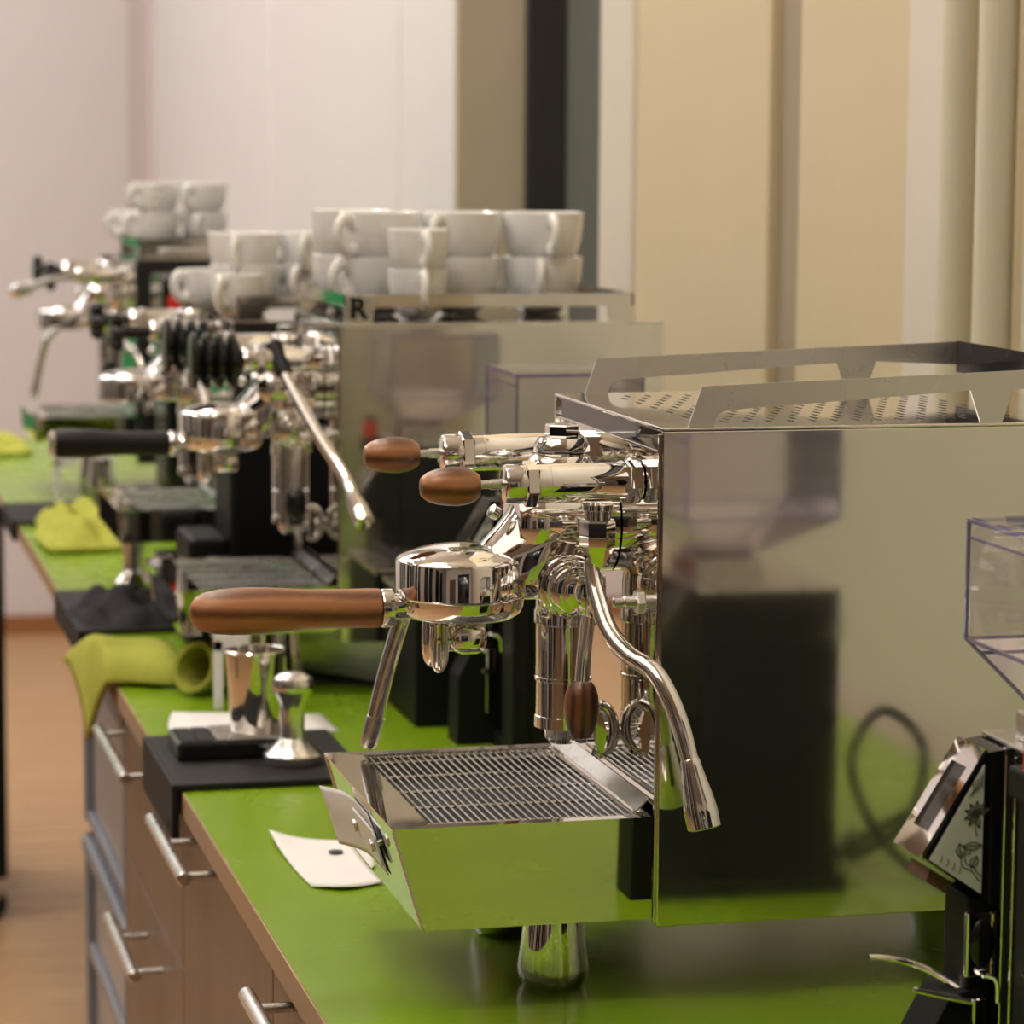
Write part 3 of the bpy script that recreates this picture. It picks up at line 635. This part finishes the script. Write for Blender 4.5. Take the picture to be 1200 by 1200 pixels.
# black box between the first two machines
kb = thing('knock_box', 'tall matt black knock box left of the second grinder, on the green worktop', 'knock box', (.556, 2.6235, CT))
G().box((0, 0, 0), (.062, .147, .118), .003).obj('bin', BLACK, kb, smooth=False)
g = G().box((-.0015, -.0015, .116), (.0635, .1485, .121), .001); g.obj('rim', SATIN, kb, smooth=False)
G().lathe([(.006, 0), (.006, .141)], (.031, .003, .124), (0, 1, 0), 16).obj('knock_bar', RUBBER, kb)
# compact black grinder behind the second machine's tray
kg = thing('compact_grinder', 'compact matt black grinder behind the badge machine, under its group head', 'coffee grinder', (.48, 3.13, CT))
G().box((-.028, -.05, 0), (.040, .07, .236), .006).obj('body', BLACK, kg, smooth=False)
G().box((-.072, -.045, 0), (-.028, .065, .120), .006).obj('catch_bin', BLACK, kg, smooth=False)
G().lathe([(.022, 0), (.026, .003), (.026, .012), (.020, .015)], (.008, .01, .236), seg=24).obj('dial', GLOSSBLACK, kg)
# red and black grinder beside the farthest machine
rg = thing('red_grinder', 'black coffee grinder with red dial and dim red reflection patch beside the farthest machine', 'coffee grinder', (.565, 4.17, CT))
G().box((-.055, -.05, .20), (.10, .09, .352), .008).obj('motor_housing', GLOSSBLACK, rg, smooth=False)
G().box((-.050, -.045, .0), (.095, .085, .20), .008).obj('base', GLOSSBLACK, rg, smooth=False)
G().lathe([(.018, 0), (.021, .002), (.021, .014), (.016, .017)], (-.028, -.050, .312), (0, -1, 0), 28).obj('dial', RED, rg)
G().box((.002, -.049, .222), (.032, -.052, .27), .003).obj('red_reflection_patch', mat('dark_red_reflection', (.22, .008, .008), .25), rg, smooth=False)  # red box painted in for a dim red reflection
G().lathe([(.016, .22), (.013, .30), (.017, .345), (.017, .352)], (.012, -.062, 0), seg=24).obj('dosing_spout', mat('beige_plastic', (.52, .42, .34), .35), rg)

# ------------------------------------------------------------------ cups
def cup_proto(r, h, name):
    prof_o = [(.44, 0), (.50, .02), (.54, .05), (.70, .14), (.85, .30), (.935, .50), (.98, .75), (1.0, .99)]
    prof_i = [(.985, 1.0), (.955, .985), (.935, .78), (.89, .52), (.80, .32), (.64, .17), (.40, .10), (.02, .09)]
    p = [(.02*r, 0)]+[(a*r, b*h) for a, b in prof_o+prof_i]
    me = G().lathe(p, seg=44)
    o = me.obj(name, WHITE)
    hd = G().tube([(r*.93, 0, h*.80), (r*1.16, 0, h*.90), (r*1.40, 0, h*.76), (r*1.40, 0, h*.52), (r*1.16, 0, h*.34), (r*.84, 0, h*.36)], [.0050, .0044, .0042, .0042, .0044, .0052], 10, 5, flat=1.5)
    hd.obj('handle', WHITE, o)
    return o
used = {}
def cup(kind, x, y, z, rz, label, group):
    r, h, nm = {'big': (.0415, .058, 'cappuccino_cup'), 'small': (.0300, .050, 'espresso_cup'), 'mid': (.0365, .053, 'cappuccino_cup')}[kind]
    if kind not in used: o = used[kind] = cup_proto(r, h, nm)
    else: o = copy_tree(used[kind])
    o.location = (x, y, z); o.rotation_euler = (0, 0, rz); tag(o, label, 'cup', group)
Z2 = CT+.3652
A2 = 'cups stacked on the badge machine'
L = radians
def stack(kind, x, y, z, dz, rots, labs, grp, jx=.0):
    for k, (rz, lb) in enumerate(zip(rots, labs)): cup(kind, x+jx*k, y, z+dz*k, L(rz), lb, grp)
stack('big', .579, 2.925, Z2, .0452, (212, 215), ('white cappuccino cup, lower one of the left stack on the badge machine', 'white cappuccino cup, upper one of the left stack on the badge machine'), A2, .003)
stack('small', .602, 2.835, Z2, .0385, (268, 272), ('small white espresso cup, lower one of the short stack in front', 'small white espresso cup, upper one of the short stack in front'), A2)
stack('big', .6655, 2.93, Z2, .0452, (226, 229), ('white cappuccino cup, lower one of the middle stack on the badge machine', 'white cappuccino cup, upper one of the middle stack on the badge machine'), A2, .002)
stack('big', .752, 2.93, Z2, .0452, (255, 268), ('white cappuccino cup, lower one of the right-hand stack on the badge machine', 'white cappuccino cup, upper one of the right-hand stack on the badge machine'), A2, .001)
stack('big', .570, 3.014, Z2, .0452, (60, 75), ('white cappuccino cup, lower one of the stack hidden behind the left stack', 'white cappuccino cup, upper one of the stack hidden behind the left stack'), A2)
Z3 = CT+.3406; A3 = 'cups stacked on the third machine'
stack('big', .513, 3.365, Z3, .0365, (120, 250), ('white cup, lower one of the nearer pair on the third machine', 'white cup, upper one of the nearer pair on the third machine'), A3, -.002)
stack('big', .598, 3.375, Z3, .0365, (232, 245), ('white cup, lower one of the pair behind the badge machine group', 'white cup, upper one of the pair behind the badge machine group'), A3, -.002)
cup('small', .490, 3.283, Z3, L(235), 'small white cup at the front corner on top of the third machine', A3)
cup('small', .478, 3.43, Z3, L(200), 'small white cup at the far front corner on top of the third machine', A3)
Z4 = CT+.3652; A4 = 'cups stacked on the farthest machine'
stack('mid', .562, 4.60, Z4+.012, .045, (200, 215), ('white cup, lower one of the left pair on the farthest machine', 'white cup, upper one of the left pair on the farthest machine'), A4)
stack('mid', .6375, 4.61, Z4+.012, .045, (250, 230), ('white cup, lower one of the right pair on the farthest machine', 'white cup, upper one of the right pair on the farthest machine'), A4)
cup('mid', .548, 4.68, Z4+.012, L(180), 'white cup at the far left corner on the farthest machine', A4)
tag(G().box((.53, 4.555, Z4), (.70, 4.74, Z4+.012), .003).obj('cup_tray', SATIN), 'flat steel tray under the cups on the farthest machine', 'tray')

# ------------------------------------------------------------------ things lying on the counter
def mat_pad(y0, y1, x1, label, lip=.042):
    t = thing('tamping_mat', label, 'tamping mat', (.31, y0, CT))
    G().box((-.003, 0, .0002), (x1-.31, y1-y0, .0065), .0015).obj('pad', MAT_, t, smooth=False)
    G().box((-.0085, 0, -lip), (-.002, y1-y0, .0065), .0015).obj('front_lip', MAT_, t, smooth=False)
mat_pad(2.395, 2.605, .470, 'black rubber tamping mat hooked over the counter edge, under the steel tamper')
mat_pad(3.20, 3.50, .408, 'black tamping mat under the charcoal cloth and the far steel tamper', .026)
mat_pad(4.16, 4.385, .46, 'black tamping mat beyond the crumpled lime cloth', .022)
# scale and steel cup
sc = thing('coffee_scale', 'slim black coffee scale with a steel cup on it', 'scale', (.365, 2.519, CT+.0065))
G().box((-.047, -.034, .0), (.062, .034, .0165), .003).obj('body', GLOSSBLACK, sc, smooth=False)
G().box((-.012, -.031, .0166), (.060, .031, .0185), .001).obj('weighing_plate', SATIN, sc, smooth=False)
G().box((-.042, -.030, .0166), (-.030, .030, .0174)).box((-.028, -.030, .0166), (-.015, .030, .0174)).obj('key_panel', MAT_, sc, smooth=False)
zz = CT+.0065+.0186
tag(G().lathe([(.002, 0), (.0205, 0), (.0215, .002), (.0253, .068), (.0268, .0685), (.0270, .0715), (.0262, .0722), (.0248, .0715), (.0200, .004), (.002, .003)], (.3905, 2.519, zz), seg=48).obj('dosing_cup', STEEL), 'shiny stainless steel dosing cup standing on the scale', 'cup')
# tampers
def tamper(x, y, z, label, s=1.0):
    t = thing('tamper', label, 'tamper', (x, y, z))
    G().lathe([(.001, 0), (.0245*s, 0), (.0255*s, .0015), (.0255*s, .0085), (.0225*s, .0105), (.0130*s, .0200), (.0112*s, .0225)], seg=48).obj('base', ALU, t)
    G().lathe([(.0112*s, .0222), (.0102*s, .032), (.0104*s, .046), (.0125*s, .055), (.0172*s, .0625), (.0182*s, .066), (.0182*s, .0700), (.0165*s, .0745), (.010*s, .0785), (.001, .0797)], seg=40).obj('handle', ALU, t)
    return t
tamper(.4145, 2.463, CT+.0066, 'bright aluminium tamper standing on the near black mat')
tm = thing('tamper', 'steel tamper with straight column handle on the far mat behind the lime cloth', 'tamper', (.397, 3.50, CT+.0066))
G().lathe([(.001, 0), (.022, 0), (.023, .002), (.023, .009), (.015, .018), (.013, .022)], seg=32).obj('base', CHROME, tm)
G().lathe([(.0125, .0215), (.0130, .04), (.0165, .068), (.0165, .072), (.012, .074)], seg=32).obj('handle', ALU, tm)
# white card behind the scale
def sheet(name, grid, m, label, cat, th=.0006, sub=2):
    bm = bmesh.new(); V = [[bm.verts.new(p) for p in row] for row in grid]
    for i in range(len(V)-1):
        for j in range(len(V[0])-1): bm.faces.new((V[i][j], V[i][j+1], V[i+1][j+1], V[i+1][j]))
    g = G(); g.bm.free(); g.bm = bm
    o = g.obj(name, m, angle=80)
    s = o.modifiers.new('sub', 'SUBSURF'); s.boundary_smooth = 'PRESERVE_CORNERS'; s.levels = sub; s.render_levels = sub
    k = o.modifiers.new('thick', 'SOLIDIFY'); k.thickness = th; k.offset = 0
    return tag(o, label, cat)
z = CT+.0008
sheet('paper_card', [[(.330, 2.625, z), (.40, 2.622, z), (.4835, 2.618, z)], [(.333, 2.68, z+.001), (.41, 2.68, z), (.482, 2.665, z)], [(.346, 2.742, z), (.41, 2.725, z), (.4815, 2.704, z)]], PAPER, 'plain white paper card lying behind the scale', 'paper')
po = sheet('paper_slip', [[(.354, 2.214, CT+.0075), (.3545, 2.17, CT+.0030), (.356, 2.11, CT+.0012), (.360, 2.058, CT+.0012)], [(.372, 2.205, CT+.0025), (.373, 2.15, CT+.0012), (.376, 2.095, CT+.0012), (.381, 2.040, CT+.0042)],
      [(.392, 2.190, CT+.0030), (.393, 2.15, CT+.0015), (.394, 2.10, CT+.0012), (.397, 2.050, CT+.0014)], [(.4100, 2.176, CT+.0050), (.4105, 2.14, CT+.0020), (.4110, 2.10, CT+.0012), (.4115, 2.055, CT+.0024)]], PAPER, 'white paper slip with a dark oval lying before the drip tray', 'paper')
G().lathe([(.0055, 0), (.0055, .0006)], (.3945, 2.150, CT+.0034), (0, 0, 1), 24, sx=1).obj('oval_hole_disc', PRINT_HOLE, po, smooth=False)  # dark disc in place of the shaded hole in the slip
def fr1(v, y, off):
    return (X0-.1705+.0185*v-off*.96, 1.7116+y, CT+.1225-.0648*v-off*.26)
sheet('paper_label', [[fr1(v, y+(.012 if v < .3 else 0)-.03*max(0, v-.55), o_+(.002 if y > .17 else 0)) for (y, o_) in ((.192, .0120), (.176, .0062), (.152, .0014), (.115, .0010), (.088, .0010))] for v in (.18, .36, .56, .74)], PAPER,
      'curled white paper slip tucked behind the small plate of the nearest machine', 'paper', .0005)
# cloths
def cloth(name, fn, nu, nv, m, label, th=.006, sub=2):
    grid = [[fn(i/(nu-1), j/(nv-1)) for j in range(nv)] for i in range(nu)]
    o = sheet(name, grid, m, label, 'cloth', th, sub); o.modifiers['thick'].offset = 0; return o
def lime1(u, v):
    # a folded cloth: u runs from the counter edge to the machine, v around the fold
    x = .278+.092*u; an = v*pi
    hgt = .025+.005*sin(u*3.4)+.003*sin(u*9)
    y = 2.875+.012*sin(u*5)+.155*(1-cos(an))/2
    zc = CT+.0042+hgt*max(0, sin(an))**.75
    if u < .24:
        k = (.24-u)/.24; zc -= .058*k*k*(1.1-.75*v); x = .305-.020*k-.006*v*k; y += .05*k+.05*k*v
    return (x, y, zc if u < .26 else max(zc, CT+.0042))
cloth('cleaning_cloth', lime1, 12, 9, LIME, 'lime green microfibre cloth folded over the counter edge behind the scale')
rl = G(); R = []
ax_ = Vector((.80, .60, 0)); nx_ = Vector((.60, -.80, 0)); c0_ = Vector((.3775, 2.822, CT+.0290))
for i in range(9):
    u = i/8; row = []
    for k in range(26):
        an = 2*pi*k/26; rr = .0235+.0016*sin(2*an+u*2+.5)
        row.append(c0_+ax_*(.060*u+.006*sin(an+.4)*(1-u))+nx_*cos(an)*rr*1.05+Vector((0, 0, sin(an)*rr*1.10)))
    R.append(row)
R2 = []
for i, r in enumerate(R):
    c = sum(r, Vector((0, 0, 0)))/len(r); R2.append([c+(p-c)*.80 for p in r])
rl.rings(R, caps=False); rl.rings(R2, caps=False)
for k in range(26): rl.quad(R[0][k], R[0][(k+1) % 26], R2[0][(k+1) % 26], R2[0][k])
for k in range(26): rl.quad(R[-1][k], R[-1][(k+1) % 26], R2[-1][(k+1) % 26], R2[-1][k])
tag(rl.obj('cleaning_cloth', LIME, angle=80), 'olive green cloth rolled into a loop, right of the lime cloth', 'cloth')
random.seed(3)
def crump(cx, cy, sx, sy, h, seed):
    rnd = random.Random(seed); ph = [rnd.uniform(0, 6) for _ in range(8)]
    def f(u, v):
        a, b = u*2-1, v*2-1; q = min(1, max(abs(a), abs(b)))
        env = (1-q**2.6)
        z = h*env*(.72+.22*sin(7*a+ph[0]+2.5*b)+.20*sin(6.5*b+ph[1]-4*a)+.10*sin(13*(a+b)+ph[4]))
        r = 1+.10*sin(3*math.atan2(b, a)+ph[2])
        k = (1-.18*min(abs(a), abs(b)))
        return (cx+sx*a*r*k, cy+sy*b*r*k, CT+.004+max(0, z))
    return f
cloth('cleaning_cloth', crump(.388, 4.03, .066, .19, .040, 6), 20, 20, LIME, 'crumpled lime green cloth beside the third machine')
cloth('cleaning_cloth', crump(.360, 3.29, .058, .080, .034, 9), 18, 18, GREYCLOTH, 'crumpled charcoal grey cloth behind the folded lime cloth')
cloth('cleaning_cloth', crump(.350, 5.22, .065, .12, .026, 5), 16, 16, LIME, 'flat pale lime cloth at the left picture edge, far on the counter')
# small pale tent cards
for (x, y, lb) in ((.392, 2.752, 'small pale upright card behind the steel dosing cup'), (.388, 4.415, 'small white upright card below the black portafilter handle')):
    g = G().box((-.005, -.002, 0), (.004, .002, .066), .0006).box((-.005, -.002, .056), (.030, .002, .072), .0006)
    tag(g.obj('tent_card', PAPER, smooth=False, loc=(x, y, CT+.0002)), lb, 'card')
# cables
cb = G().tube([(.56, 2.83, CT+.0035), (.50, 2.92, CT+.0035), (.46, 2.97, CT+.0035), (.44, 3.02, CT+.0035), (.47, 3.05, CT+.0035)], .0033, 8, 6)
tag(cb.obj('power_cable', RUBBER), 'black power cable curling on the worktop under the badge machine', 'cable')
cb = G().tube([(.745, 1.44, CT+.02), (.78, 1.46, CT+.05), (.80, 1.44, CT+.10), (.775, 1.42, CT+.125), (.748, 1.43, CT+.09), (.762, 1.45, CT+.04), (.80, 1.47, CT+.008), (.86, 1.44, CT+.005), (.90, 1.38, CT+.06), (.92, 1.40, CT+.10), (.85, 1.42, CT+.07), (.79, 1.40, CT+.035), (.76, 1.37, CT+.005), (.80, 1.30, CT+.005)], .0038, 10, 6)
tag(cb.obj('power_cable', RUBBER), 'looped black power cable beside the right-hand grinder, seen mirrored in the steel side', 'cable')
